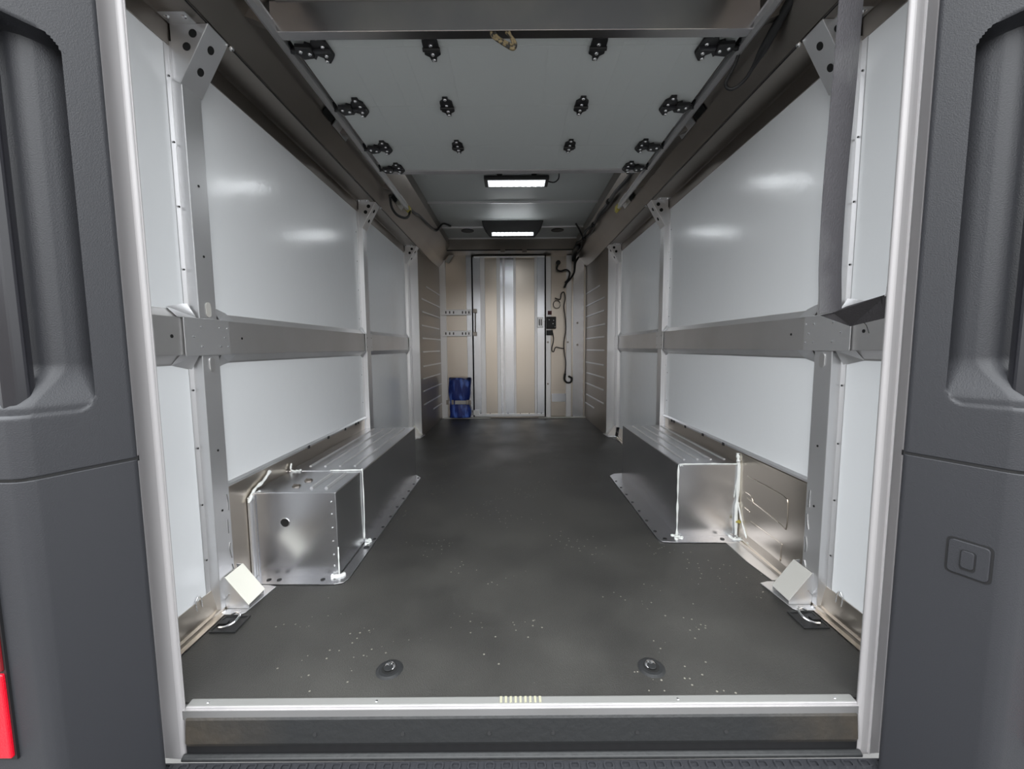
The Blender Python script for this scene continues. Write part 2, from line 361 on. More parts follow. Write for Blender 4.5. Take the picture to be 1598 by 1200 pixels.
# tread plate of the bumper step
st = thing('bumper_step', (0, .85, -.13), 'charcoal bumper step with raised tread pattern at the foot of the opening', 'step')
obj('step_plate', box(-.95, .95, .45, .9365, -.155, -.128), PLAST, st, bevel=.003)
lug = []
for r_ in range(10):
    for c_ in range(44):
        x = -.92+c_*.042+(r_ % 2)*.021; y = .920-r_*.036
        P = rrect(x, y, .014, .011, .006, 2); Q = [(x+(p-x)*.62, y+(q-y)*.62) for p, q in P]
        v = [(p, q, -.128) for p, q in P]+[(p*1, q, -.123) for p, q in [(x+(a-x)*.9, y+(b-y)*.9) for a, b in P]]+[(p, q, -.123) for p, q in Q]+[(p, q, -.127) for p, q in Q]
        n_ = len(P); f = []
        for k in range(3): f += [(k*n_+i, k*n_+(i+1) % n_, (k+1)*n_+(i+1) % n_, (k+1)*n_+i) for i in range(n_)]
        lug.append((v, f))
stuff(obj('tread_lugs', lug, PLAST, st))

# ---------------------------------------------------------------- charcoal rear corner covers
def profile(t):
    """t in metres along the corner from the jamb outwards -> (x, y) for the right side"""
    pts = [(.886, .930), (.859, .902), (.897, .822), (.925, .762), (.934, .751), (.948, .745), (1.06, .742), (1.22, .755), (1.30, .80)]
    for i in range(len(pts)-1):
        a, b = Vector(pts[i]), Vector(pts[i+1]); L = (b-a).length
        if t <= L: return a+(b-a)*(t/L), i
        t -= L
    return Vector(pts[-1]), 8
TT = []
t = 0.0
while t < .55: TT.append(t); t += .0033 if .07 < t < .2 else .006 if t < .33 else .02
T0 = .0995       # start of the pocket along the profile
def sm(a, b, x): x = max(0, min(1, (x-a)/(b-a))); return x*x*(3-2*x)
def cover(s, z0, z1, dz, pocket):
    v, f = [], []; nz = max(1, int(round((z1-z0)/dz)))
    zz = [z0+(z1-z0)*k/nz for k in range(nz+1)]
    if nz > 1: zz = [z0, z0+.002]+zz[1:-1]+[z1-.002, z1]; nz += 2
    for z in zz:
        for t in TT:
            p, _ = profile(t); x, y = p
            if pocket:
                # rounded corner of the pocket: signed distance inside
                a = t-T0; b = min(z-.775, 1.50-z); r = .035
                if a < r and b < r and a > -.02: dd = r-math.hypot(r-a, r-b)
                else: dd = min(a, b)
                if dd > 0:
                    sharp = sm(0, .006, a if a < b else 9)
                    low = sm(0, .10, z-.775); top = sm(0, .02, 1.50-z)
                    e_ = dd if b == 1.50-z or dd < a and a < r else min(a, 1.50-z)
                    dep = .075*sm(-.001, .011, e_)*low*(1-.35*sm(.05, .28, a))
                    dep = max(dep, .006*sm(0, .004, dd))
                    y += dep
            v.append((s*x, y, z))
    W_ = len(TT)
    for k in range(nz):
        for i in range(W_-1): f.append((k*W_+i, k*W_+i+1, (k+1)*W_+i+1, (k+1)*W_+i))
    return (v, f)
for s in (-1, 1):
    cc = thing('corner_cover', (s*.95, .80, -.12), 'charcoal plastic rear corner moulding with a tall recess, on the %s of the opening' % side(s), 'cover')
    for nm, (z0, z1, dz, pk) in {'upper_cover': (.661, 2.1, .0036, True), 'lower_cover': (-.14, .655, .05, False)}.items():
        o = obj(nm, cover(s, z0, z1, dz, pk), PLAST, cc, smooth=True)
        sd = o.modifiers.new('solid', 'SOLIDIFY'); sd.thickness = .004; sd.offset = 1
    o = obj('seam_channel', cover(s, .652, .664, .012, False), BLACK, cc)
    o.location.y += .004; o.location.x += 0
    obj('base_strip', prism([(s*.865, .90), (s*.93, .765), (s*.925, .755), (s*.858, .895)], -.128, -.116, 'z'), RUBB, cc)
    # dark upright tube in the recess
    a = s*.958
    obj('grab_tube', cyl((a, .775, .776), .0245, .80, 'z', 8), BLACKG, cc, bevel=.004)
    tl = thing('tail_light', (s*1.05, .74, .1), 'red tail light lens at the lower %s edge beside the charcoal cover' % side(s), 'tail light')
    X0 = 1.002
    obj('upper_lens', box(s*X0, s*1.20, .735, .748, .285, .62), REDD, tl, bevel=.003)
    obj('lower_lens', box(s*X0, s*1.20, .733, .748, .105, .28), REDB, tl, bevel=.003)
    obj('bezel', [box(s*(X0-.004), s*1.205, .739, .75, .098, .626)], BLACK, tl)
# square push badge on the right cover
pd = (Vector((.925, .762))-Vector((.897, .822))).normalized()
bd = thing('push_button', (.91, .79, .46), 'small rounded square push panel set in the right charcoal cover', 'button')
def plate_on(cx, cy, cz, hw, hh, r, n0, n1):
    P = rrect(0, 0, hw, hh, r, 4); nr = Vector((-pd.y, pd.x)); 
    if nr.y > 0: nr = -nr
    v = []
    for d_ in (n0, n1):
        for p, q in P: v.append((cx+pd.x*p+nr.x*d_, cy+pd.y*p+nr.y*d_, cz+q))
    n = len(P); return (v, [(i, (i+1) % n, n+(i+1) % n, n+i) for i in range(n)]+[tuple(range(n)), tuple(range(n, 2*n))])
cx_, cy_ = .9085, .7985
obj('surround', plate_on(cx_, cy_, .463, .034, .039, .010, -.002, .0012), BLACK, bd)
obj('button_plate', plate_on(cx_, cy_, .463, .030, .035, .008, -.001, .004), PLAST, bd, bevel=.0015)
obj('button_ridge', plate_on(cx_, cy_, .461, .0115, .021, .006, .003, .0055), BLACK, bd)
obj('button_key', plate_on(cx_, cy_, .463, .0095, .018, .005, .003, .008), PLAST, bd, bevel=.001)

# ================================================================ cove beams, tracks, overhead door
for s in (-1, 1):
    bm_ = thing('cove_beam', (s*.95, 1.0, ZT), 'dull brushed aluminium cove beam along the top of the %s wall' % side(s), 'beam')
    obj('lower_flange', prism(mx(strip([(WX+.012, ZT-.002), (WX-.002, ZT-.002), (WX-.004, 1.874)], .002), s), .96, YB, 'y'), ALUD, bm_)
    obj('middle_flange', prism(mx(strip([(WX-.002, 1.873), (1.03, 1.8765), (.930, 1.8765), (.927, 1.881)], .003), s), .96, YB, 'y'), ALUD, bm_)
    obj('cove_face', prism(mx(strip([(.926, 1.8835), (.921, 1.882), (.862, 1.952), (.755, 2.10), (.765, 2.2), (.80, 2.215)], .003), s), .96, YB, 'y'), ALUD, bm_)
    obj('cove_seam', prism(mx([(.930, 1.8745), (.9265, 1.8745), (.924, 1.882), (.928, 1.884)], s), .96, YB, 'y'), BLACK, bm_)
    stuff(obj('rivets', [dome((s*.985, 1.1+.28*i, 1.8765), .005, (0, 0, -1), .003, 6) for i in range(15)], BLACK, bm_))
    for y in (1.93, 2.98):     # punched windows with a bent tab
        dx, dz_ = -.105, .152; 
        def cf(k, off=0): return (s*(.86+dx*k-off*.8), 1.948+dz_*k-off*.4)
        p0, p1 = cf(.02, .004), cf(.42, .004)
        obj('cutout', ([(p0[0], y, p0[1]), (p0[0], y+.09, p0[1]), (p1[0], y+.09, p1[1]), (p1[0], y, p1[1])], [(0, 1, 2, 3)]), HOLE, bm_)
        p2, p3 = cf(.0, .012), cf(.40, .012)
        obj('bent_tab', [([(p2[0], y+.10, p2[1]), (p2[0], y+.25, p2[1]), (p3[0], y+.25, p3[1]), (p3[0], y+.10, p3[1]), (p2[0]+s*.004, y+.10, p2[1]+.003), (p2[0]+s*.004, y+.25, p2[1]+.003), (p3[0]+s*.004, y+.25, p3[1]+.003), (p3[0]+s*.004, y+.10, p3[1]+.003)],
            [(0, 1, 2, 3), (4, 5, 6, 7), (0, 1, 5, 4), (1, 2, 6, 5), (2, 3, 7, 6), (3, 0, 4, 7)])], ALU, bm_)
    tr = thing('door_track', (s*.79, 1.0, 1.93), 'slim metal overhead door track along the %s side under the roof' % side(s), 'track')
    obj('track_channel', prism(mx(strip([(.782, 1.955), (.778, 1.93), (.790, 1.921), (.803, 1.93), (.802, 1.965), (.79, 1.975)], .0025), s), .98, 3.22, 'y'), ALU, tr)
    for y in (1.4, 2.1, 2.8): obj('track_bracket', prism(mx([(.80, 1.93), (.80, 1.96), (.868, 1.985), (.868, 1.955)], s), y, y+.03, 'y'), ALUD, tr)
    obj('yellow_end', prism(mx([(.776, 1.925), (.79, 1.912), (.808, 1.93), (.808, 1.96), (.776, 1.96)], s), 3.17, 3.235, 'y'), YELL, tr)

od = thing('overhead_door', (0, 1.9, 1.95), 'white sectional overhead door rolled back flat under the roof', 'door')
ysec = [.70+.365*i for i in range(6)]
ysec = [1.47, 1.535, 1.89, 2.25, 2.545]
for y0, y1 in zip(ysec[:-1], ysec[1:]):
    obj('door_section', box(-.768, .768, y0+.0004, y1-.0004, 1.95, 1.975), CEIL, od, bevel=.0006)
# faint pressed ribs along the sections
obj('pressed_ribs', [box(x, x+.004, 1.48, 2.53, 1.9492, 1.951) for x in (-.60, -.47, -.39, -.24, -.12, 0, .12, .24, .38, .46, .60)], CEIL, od)
obj('end_rail', prism([(2.535, 1.943), (2.575, 1.940), (2.58, 1.952), (2.57, 1.978), (2.535, 1.978)], -.745, .745, 'x'), SATIN, od, bevel=.003)
obj('lift_bar', prism([(1.44, 1.932), (1.44, 2.027), (1.462, 2.032), (1.466, 1.94), (1.475, 1.93)], -.80, .80, 'x'), BARM, od, bevel=.002)
obj('top_lip', prism([(1.43, 2.030), (1.43, 2.036), (1.47, 2.036), (1.47, 2.030)], -.78, .78, 'x'), PAINT, od)
def hinge(x, y, L=1.0):
    P = [(-.012, -.068), (.012, -.068), (.014, -.05), (.028, -.036), (.03, .03), (.014, .042), (.009, .066), (-.009, .066), (-.014, .042), (-.03, .03), (-.028, -.036), (-.014, -.05)]
    h = obj('hinge', prism([(x+p*.95, y+q*L) for p, q in P], 1.941, 1.950, 'z'), BLACK, od, bevel=.0015)
    obj('knuckle', cyl((x-.03, y, 1.939), .007, .06, 'x', 8), BLACK, h)
    for yy in (-.058, -.014, .028, .057): obj('bolt', dome((x, y+yy*L, 1.941), .0075, (0, 0, -1), .004), STEEL, h)
    return h
for y in (1.535, 1.89, 2.25):
    for x in (-.292, .292): hinge(x, y)
for s in (-1, 1):
    for y in (1.535, 1.89, 2.25, 2.50):
        Q = [(-.012, -.068), (.012, -.068), (.016, -.05), (.026, -.036), (.034, -.02), (.05, -.03), (.062, -.012), (.060, .03), (.045, .05), (.03, .03), (.014, .042), (.016, .066), (0, .07), (-.02, .045), (-.03, .03), (-.026, -.036), (-.014, -.05)]
        h = obj('roller_hinge', prism([(s*(.672+p), y+q) for p, q in Q], 1.940, 1.950, 'z'), BLACK, od, bevel=.0015)
        obj('roller_carrier', [prism([(s*(.70+p), y+q) for p, q in [(0, -.03), (.055, -.035), (.062, .0), (.05, .028), (.01, .022)]], 1.926, 1.94, 'z'), cyl((s*.735, y-.004, 1.936), .008, s*.045, 'x', 10)], BLACK, h, bevel=.002)
        obj('knuckle', cyl((s*.645, y, 1.939), .008, s*.06, 'x', 8), BLACKG, h)
        obj('roller_wheel', cyl((s*.776, y-.004, 1.946), .019, s*.012, 'x', 14), BLACKG, h)
        for q in ((0, -.056), (-.006, -.014), (.0, .03), (.01, .058), (.046, .0), (.072, -.012)): obj('bolt', dome((s*(.672+q[0]), y+q[1], 1.9395 if q[0] < .03 else 1.926), .0072, (0, 0, -1), .004), STEEL, h)

# cord hanging from the lift bar, tan braided
pr = tag(obj('pull_cord', [tube([(-.078, 1.452, 1.935), (-.070, 1.44, 1.912), (-.035, 1.435, 1.886), (-.008, 1.435, 1.872), (.002, 1.437, 1.884), (-.004, 1.44, 1.902), (-.022, 1.445, 1.925), (-.03, 1.452, 1.937)], .0055, 8),
                            tube([(-.066, 1.45, 1.935), (-.058, 1.445, 1.915), (-.03, 1.44, 1.895), (-.012, 1.44, 1.888), (-.008, 1.441, 1.90), (-.02, 1.445, 1.93)], .0055, 8)], ROPE, smooth='all'),
         'tan and black braided cord looped over the middle of the lift bar', 'cord')

# ================================================================ posts, gussets, floor brackets, belt rails
ZB0, ZB1 = .884, .998
for s in (-1, 1):
    for k, y0 in enumerate(YP):
        where = ('nearest the rear opening', 'halfway along', 'at the far end')[k]
        y1 = y0+.077
        p = thing('wall_post', (s*1.04, y0+.04, .02), 'bright aluminium upright post on the %s wall, %s' % (side(s), where), 'post')
        zb = .012 if k == 0 else (.30 if k == 1 else .1)
        hat = strip([(WX-.002, y0-.024), (WX-.002, y0-.004), (PX, y0), (PX, y1), (WX-.002, y1+.004), (WX-.002, y1+.024)], -.003)
        obj('hat_section', prism([(s*a, b) for a, b in hat], zb, ZT+.01, 'z'), ALU, p, bevel=.0015)
        if k == 0:
            for zc in (1.03, .85):
                pl = prism([(y0+.04+q, zc+r_) for q, r_ in rrect(0, 0, .011, .024, .0105, 4)], s*(PX-.0005), s*(PX-.0025), 'x')
                obj('slot', pl, PAINT if zc > .9 else ALUH, p)
            stuff(obj('holes', [cyl((s*(PX+.001), y0+.038, z), .004, -s*.0022, 'x', 10) for z in (.35, .56, 1.2, 1.42)], HOLE, p))
            # weld spatter of sealant where the kick panel meets the post
            wr = [tube([(s*(PX-.001), y1-.012+random.uniform(-.008, .006), .40-.028*i-random.uniform(0, .01)) for i in range(a_, a_+3)], .0022, 5, 3) for a_ in (0, 3, 6, 9)]
            stuff(obj('wire_curls', wr, STEEL, p))
        stuff(obj('rivets', [dome((s*(WX-.004), y0-.014, .2+.19*i), .0035, (-s, 0, 0), .002, 6) for i in range(9)], STEEL if k else BLACK, p))
        # upper gusset
        gs = thing('gusset_bracket', (s*.98, y0+.04, 1.85), 'holed metal gusset atop the %s wall post %s' % (side(s), where), 'bracket')
        A, B = (s*.922, 1.873), (s*1.018, 1.706)
        yn, yf = y0-.004, y0+.082
        webp = obj('web', prism([(s*1.036, 1.873), A, B, (s*1.036, 1.712)], yn, yn+.004, 'y'), ALU, gs, bevel=.001)
        obj('web', prism([(s*1.036, 1.873), A, B, (s*1.036, 1.712)], yf-.004, yf, 'y'), ALU, gs)
        nv = Vector((-(B[1]-A[1]), B[0]-A[0])).normalized()
        if nv.x*s > 0: nv = -nv
        o_ = .003
        slp = obj('slanted_plate', prism([A, B, (B[0]+nv.x*o_, B[1]+nv.y*o_), (A[0]+nv.x*o_, A[1]+nv.y*o_)], yn-.001, yf+.001, 'y'), ALU, gs, bevel=.001)
        hz = []
        for tt in (.28, .66):
            q = (A[0]+(B[0]-A[0])*tt+nv.x*.0028, 0, A[1]+(B[1]-A[1])*tt+nv.y*.0028)
            hz.append(cyl((q[0], y0+.038, q[2]), .012, .0012, Vector((nv.x, 0, nv.y)), 14))
        for q in ((.968, 1.845), (.989, 1.808)): hz.append(cyl((s*q[0], yn+.0005, q[1]), .012, -.0015, 'y', 14))
        for i_, h_ in enumerate(hz): obj('hole', h_, HOLE, slp if i_ < 2 else webp)
        tc_ = obj('top_tab', box(s*.955, s*1.035, yn-.045, yn+.003, 1.8715, 1.8745), ALU, gs)
        for xx in (.97, 1.02): obj('bolt', dome((s*xx, yn-.028, 1.8715), .008, (0, 0, -1), .005), STEEL, tc_)
        obj('bolt', dome((s*.915, yf+.01, 1.866), .008, (-s*.8, -.3, -.5), .006), STEEL, gs)
        # floor bracket
        if k != 1:
            br = thing('floor_bracket', (s*.98, y0+.05, .01), 'slanted foot bracket at the base of the %s wall post %s' % (side(s), where), 'bracket')
            yn, yf = y0+.022, y0+.112
            A, B = (s*1.012, .118), (s*.936, .018)
            nv = Vector((-(B[1]-A[1]), B[0]-A[0])).normalized()
            if nv.y < 0: nv = -nv
            for yy in (yn, yf-.003): obj('web', prism([(s*1.012, .006), (s*1.030, .12), A, B, (s*.936, .006)], yy, yy+.003, 'y'), ALU, br)
            obj('slanted_plate', prism([A, B, (B[0]+nv.x*.003, B[1]+nv.y*.003), (A[0]+nv.x*.003, A[1]+nv.y*.003)], yn-.002, yf+.002, 'y'), GLINT if s < 0 else PAINT, br, bevel=.001)  # left plate has its glint painted in as a paler colour
            obj('base_plate', prism([(s*a, b) for a, b in [(1.03, y0-.008), (.948, y0-.008), (.936, y0+.004), (.918, y0+.155), (.95, y0+.165), (1.03, y0+.165)]], .0012, .0045, 'z'), ALU, br, bevel=.001)
            for xx in (.965, 1.012): obj('bolt', [cyl((s*xx, y0+.007, .004), .007, .004, 'z', 6), cyl((s*xx, y0+.007, .004), .010, .0015, 'z', 12)], STEEL, br)
            if k == 0:
                obj('stiffener', prism([(s*1.04, .012), (s*1.0, .06), (s*.996, .058), (s*1.036, .010)], yn-.003, yn, 'y'), STEEL, br)
    # belt rail segments (hat section) between the posts
    def belt(y0, y1, lab, mm=ALUH):
        b = thing('belt_rail', (s*1.03, (y0+y1)/2, .94), lab, 'rail')
        obj('rail_face', prism(mx(strip([(WX-.001, ZB1+.026), (WX-.004, ZB1+.022), (PX+.003, ZB1), (PX+.003, ZB0), (WX-.004, ZB0-.026), (WX-.001, ZB0-.032)], .003), s), y0, y1, 'y'), mm, b, bevel=.001)
        return b
    b = belt(1.0, 1.30, 'short horizontal metal rail on the %s wall between the door jamb and first post' % side(s))
    obj('hole', cyl((s*(PX+.003), 1.215, .94), .0055, -s*.001, 'x', 12), HOLE, b)
    b = belt(1.42, 2.82, 'long horizontal metal rail on the %s wall between first and second posts' % side(s))
    obj('hole', cyl((s*(PX+.003), 1.53, .94), .0045, -s*.001, 'x', 12), HOLE, b)
    belt(2.94, 4.01, 'farther horizontal metal rail on the %s wall between second and third posts' % side(s))
    # crossing plates
    for k, y0 in enumerate(YP):
        nd = thing('joint_plate', (s*1.01, y0+.04, .94), 'riveted plate joining rail and %s wall post %s' % (side(s), ('nearest the rear opening', 'halfway along', 'at the far end')[k]), 'plate')
        e = .07 if k == 0 else .03
        obj('plate', box(s*(PX-.001), s*(PX-.004), y0-e, y0+.08+e*.7, ZB0-.003, ZB1+.002), ALU, nd, bevel=.001)
        for zs, z0_ in ((1, ZB1), (-1, ZB0)):
            for y_a, y_b in ((y0-.012, y0-e-.02), (y0+.09, y0+.10+e*.9)):
                v = [(s*(PX-.001), y_a, z0_), (s*(PX-.001), y_b, z0_), (s*(WX-.003), y_b, z0_+zs*.028), (s*(WX-.003), y_a, z0_+zs*.046)]
                v += [(x+s*.002, y, z+zs*.003) for x, y, z in v]
                obj('flared_wing', (v, [(0, 1, 2, 3), (4, 5, 6, 7), (0, 1, 5, 4), (1, 2, 6, 5), (2, 3, 7, 6), (3, 0, 4, 7)]), ALU, nd)
        rv = [dome((s*(PX-.004), y, z), .0038, (-s, 0, 0), .003, 8) for y, z in ((y0-.002, .972), (y0-.002, .91), (y0+.082, .972), (y0+.082, .91), (y0-.035, .94), (y0+.105, .94), (y0+.12, .972), (y0+.12, .91))][:(8 if k == 0 else 4)]
        stuff(obj('rivets', rv, STEEL, nd))

# small loop hooks on the near wall sill
for s in (-1, 1):
    tag(obj('loop_hook', tube([(s*1.038, 1.250, .06), (s*1.038, 1.248, .09), (s*1.037, 1.259, .105), (s*1.038, 1.27, .09), (s*1.038, 1.272, .06)], .0025, 6), STEEL, smooth='all'),
        'tiny metal loop on the lower edge of the %s wall beside the first post' % side(s), 'hook')

# ================================================================ wheel boxes
def bead(pts, r, lump=.35):
    ph = random.random()*9
    return tube(pts, lambda t: r*(1+lump*math.sin(t*23+ph)*math.sin(t*7+1)), 7, 8)
def blob(c, r, n=6):
    return [dome((c[0]+random.uniform(-r, r), c[1]+random.uniform(-r, r), c[2]), r*random.uniform(.2, .5), (random.uniform(-.3, .3), random.uniform(-.3, .3), 1), r*.25) for _ in range(n)]
HB = .345
# left
lb = thing('wheel_box', (-.87, 2.2, 0), 'sheet metal wheel box on the left with a lower round hole in its near end', 'wheel box')
def shell(s, xi, y0, y1, zt):
    return prism([(s*xi, y0), (s*(WX-.001), y0), (s*(WX-.001), y1), (s*xi, y1)], .001, zt, 'z')
obj('main_box', shell(-1, .703, 1.833, 2.85, HB), BOXM, lb, bevel=.004)
obj('front_box', shell(-1, .709, 1.558, 1.831, HB-.003), BOXM, lb, bevel=.004)
obj('front_plate', box(-1.040, -.709, 1.553, 1.558, .002, HB-.004), BOXM, lb, bevel=.0015)
obj('corner_strip', box(-1.0435, -1.033, 1.535, 1.553, .002, .33), ALU, lb, bevel=.002)
obj('corner_strip', box(-1.033, -1.020, 1.548, 1.553, .002, .338), BOXM, lb, bevel=.002)
obj('round_hole', cyl((-.912, 1.5535, .222), .0175, -.001, 'y', 24), HOLE, lb)
obj('hole_rim', [tube([(-.912+.018*math.cos(a), 1.5525, .222+.018*math.sin(a)) for a in [i*math.pi/12 for i in range(25)]], .0018, 6, 1)], BOXM, lb)
stuff(obj('rivets', [dome((-.726, 1.553, z), .0042, (0, -1, 0), .003, 8) for z in (.045, .09, .145, .20, .255, .305)], STEEL, lb))
for x0, ya, yb in ((-.765, 1.60, 1.79), (-.825, 1.60, 1.79), (-.765, 1.90, 2.80), (-.835, 1.90, 2.80), (-.905, 1.90, 2.80), (-.975, 1.90, 2.80)):
    obj('pressed_rib', prism([(x0-.008, HB-.004), (x0-.004, HB+.004), (x0+.004, HB+.004), (x0+.008, HB-.004)], ya, yb, 'y'), ALU, lb)
for x, y in ((-.90, 1.63), (-.885, 1.70)):
    obj('twist_knob', [cyl((x, y, HB-.003), .017, .003, 'z', 14), box(x-.012, x+.012, y-.003, y+.003, HB, HB+.006)], ALUD, lb)
flp = [(-1.0, 1.497), (-.705, 1.493), (-.672, 1.505), (-.662, 1.53), (-.657, 2.78), (-.70, 2.835), (-.705, 2.85), (-.705, 1.556), (-1.03, 1.556), (-1.03, 1.50)]
obj('floor_flange', prism(flp, .001, .0042, 'z'), BOXM, lb, bevel=.001)
stuff(obj('screws', [cyl((-.672, 1.86+.13*i, .004), .008, .002, 'z', 8) for i in range(8)]+[cyl((x, 1.523, .004), .009, .002, 'z', 8) for x in (-.76, -.97, -.93)]+[cyl((-.682, 1.78, .004), .012, .003, 'z', 10)], BLACK, lb))
sg = [bead([(-.708, 1.83, .02), (-.7045, 1.832, .15), (-.705, 1.832, HB-.01), (-.708, 1.833, HB+.001)], .0026), bead([(-.706, 1.833, HB+.0015), (-.80, 1.833, HB), (-.85, 1.833, HB)], .0035),
      bead([(-.708, 1.552, .01), (-.7075, 1.552, .12)], .0025), bead([(-.735, 1.545, .006), (-.70, 1.543, .008), (-.69, 1.56, .006)], .007)]
sg += blob((-.70, 1.83, .006), .022, 9)+blob((-.71, 1.54, .006), .022, 10)+blob((-1.025, 1.565, HB-.002), .012, 6)+[bead([(-1.035, 1.53, .31), (-1.035, 1.57, HB+.003), (-1.034, 1.63, HB+.02), (-1.036, 1.68, HB+.045)], .006)]
sg += blob((-1.0, 1.835, HB), .014, 5)+[bead([(-.99, 1.833, HB), (-1.03, 1.833, HB+.002), (-1.037, 1.85, HB+.03)], .004)]
stuff(obj('sealant', sg, SEAL, lb, smooth='all'))
# right
rb = thing('wheel_box', (.91, 2.35, 0), 'plain sheet metal wheel box on the right with thick white sealant seams', 'wheel box')
obj('main_box', shell(1, .757, 1.875, 2.845, .350), BOXM, rb, bevel=.004)
obj('front_plate', box(.757, 1.043, 1.870, 1.875, .002, .348), BOXM, rb, bevel=.0015)
for x0 in (.815, .88, .945, 1.01):
    obj('pressed_rib', prism([(x0-.008, .346), (x0-.004, .354), (x0+.004, .354), (x0+.008, .346)], 1.95, 2.80, 'y'), ALU, rb)
obj('floor_flange', prism([(.74, 1.808), (.955, 1.803), (1.03, 1.803), (1.03, 1.868), (.759, 1.873), (.759, 2.845), (.70, 2.835), (.658, 2.79), (.658, 1.85), (.67, 1.818)], .001, .0042, 'z'), BOXM, rb, bevel=.001)
stuff(obj('screws', [cyl((.672, 1.92+.125*i, .004), .008, .002, 'z', 8) for i in range(7)]+[cyl((.69, 1.84, .004), .010, .003, 'z', 8), cyl((.955, 1.835, .004), .010, .003, 'z', 8)], BLACK, rb))
sg = [bead([(.757, 1.869, .01), (.7565, 1.869, .1), (.756, 1.870, .22), (.756, 1.87, .35)], .0038, .6), bead([(.76, 1.87, .351), (.9, 1.87, .352), (1.03, 1.868, .351)], .0035),
      bead([(1.032, 1.866, .37), (1.036, 1.864, .33), (1.034, 1.864, .2), (1.030, 1.862, .12), (1.032, 1.86, .012)], .008, .3), bead([(1.036, 1.86, .17), (1.037, 1.83, .1), (1.037, 1.78, .03)], .004),
      bead([(1.034, 1.868, .35), (1.037, 1.88, .40)], .008), bead([(1.035, 1.865, .32), (1.025, 1.868, .24), (1.02, 1.868, .19)], .002)]
sg += blob((.757, 1.862, .004), .022, 12)+blob((.765, 1.868, .345), .010, 6)+blob((1.02, 1.85, .004), .020, 10)+[bead([(1.0, 1.83, .006), (1.03, 1.82, .008), (1.033, 1.77, .02), (1.036, 1.72, .02)], .004)]
stuff(obj('sealant', sg, SEAL, rb, smooth='all'))
obj('yellow_tag', [cyl((1.033, 1.845, .085), .007, -.008, 'y', 8), box(1.02, 1.033, 1.84, 1.845, .08, .086)], YELL, rb)
# pressed outlines on the right kick panel, the part beside the box
kp = tag(thing('pressed_kick_plate', (1.06, 1.62, .2), 'warm metal kick plate with pressed outlines between right wheel box and post', 'plate'))
obj('sheet', box(1.040, 1.0445, 1.425, 1.866, .02, .405), ALUW, kp, bevel=.001)
def wire(pts, r=.0028): return tube([(1.0395, y, z) for y, z in pts], r, 6, 3)
obj('pressed_outline', wire([(1.80, .315), (1.60, .315), (1.545, .31), (1.53, .295), (1.53, .20), (1.545, .19), (1.60, .20), (1.80, .215)]), ALUW, kp, smooth='all')
obj('pressed_outline', wire([(1.82, .235), (1.775, .235), (1.755, .22), (1.752, .20)]), ALUW, kp, smooth='all')
obj('pressed_outline', wire([(1.82, .165), (1.77, .16)]), ALUW, kp, smooth='all')
obj('pressed_outline', wire([(1.76, .12), (1.56, .12), (1.555, .112), (1.555, .05)]), ALUW, kp, smooth='all')
obj('foot_ridge', prism([(1.014, .003), (1.018, .013), (1.028, .015), (1.039, .045), (1.0395, .003)], 1.42, 1.80, 'y'), ALUW, kp, bevel=.001)
# cable ties on the kick lips
for s in (-1, 1):
    ks = [box(s*(WX-.010), s*(WX-.014), y, y+.018, .405, .42) for y in (2.0, 2.22, 2.45, 2.62, 2.66)]
    stuff(tag(obj('kick_clips', ks, BLACK), 'row of small black clips along the top edge of the %s kick panel' % side(s), 'clips'))

# ================================================================ floor fittings
for s in (-1, 1):
    dn = thing('tie_down_ring', (s*.95, 1.27, 0), 'recessed black pan with steel lashing ring in the floor by the %s foot bracket' % side(s), 'tie-down')
    o = .0 if s < 0 else -.004
    x0, x1, y0, y1 = s*.912, s*.985, 1.235, 1.305
    obj('pan', [box(x0, x1, y0, y1, .0005, .003)], BLACK, dn, bevel=.001)
    fr = [box(x0-s*.006, x1+s*.004, y0-.006, y0, .0005, .005), box(x0-s*.006, x1+s*.004, y1, y1+.006, .0005, .005), box(x0-s*.006, x0, y0, y1, .0005, .005), box(x1, x1+s*.004, y0, y1, .0005, .005)]
    obj('pan_rim', fr, RUBB, dn, bevel=.001)
    obj('ring', tube([(s*.968, 1.245, .009), (s*.945, 1.243, .012), (s*.925, 1.258, .018), (s*.925, 1.285, .024), (s*.943, 1.297, .026), (s*.958, 1.292, .022)], .0042, 8), STEEL, dn, smooth='all')
    obj('ring_mount', box(s*.955, s*.985, 1.262, 1.28, .003, .010), BLACK, dn, bevel=.002)
    cp = thing('floor_cup', (s*.368, 1.076, 0), 'round black floor socket with shiny cup near the threshold, %s one' % side(s), 'socket')
    cx = s*.368
    ring = []
    for (r0, r1, z0_, z1_) in ((.038, .030, .0005, .004), (.030, .022, .004, .001)):
        ring.append(cyl((cx, 1.076, z0_), r0, z1_-z0_ if z1_ > z0_ else .0003, 'z', 28, r1))
    obj('rim', ring, RUBB, cp, bevel=.001)
    obj('well', cyl((cx, 1.076, .0035), .022, .0012, 'z', 24), HOLE, cp)
    obj('cup', dome((cx-.001, 1.082, .004), .016, (0, -.2, 1), .009, 16), STEEL, cp, smooth='all')
    obj('cap', cyl((cx-.001, 1.072, .0085), .0125, .003, 'z', 18), RUBB, cp, bevel=.001)

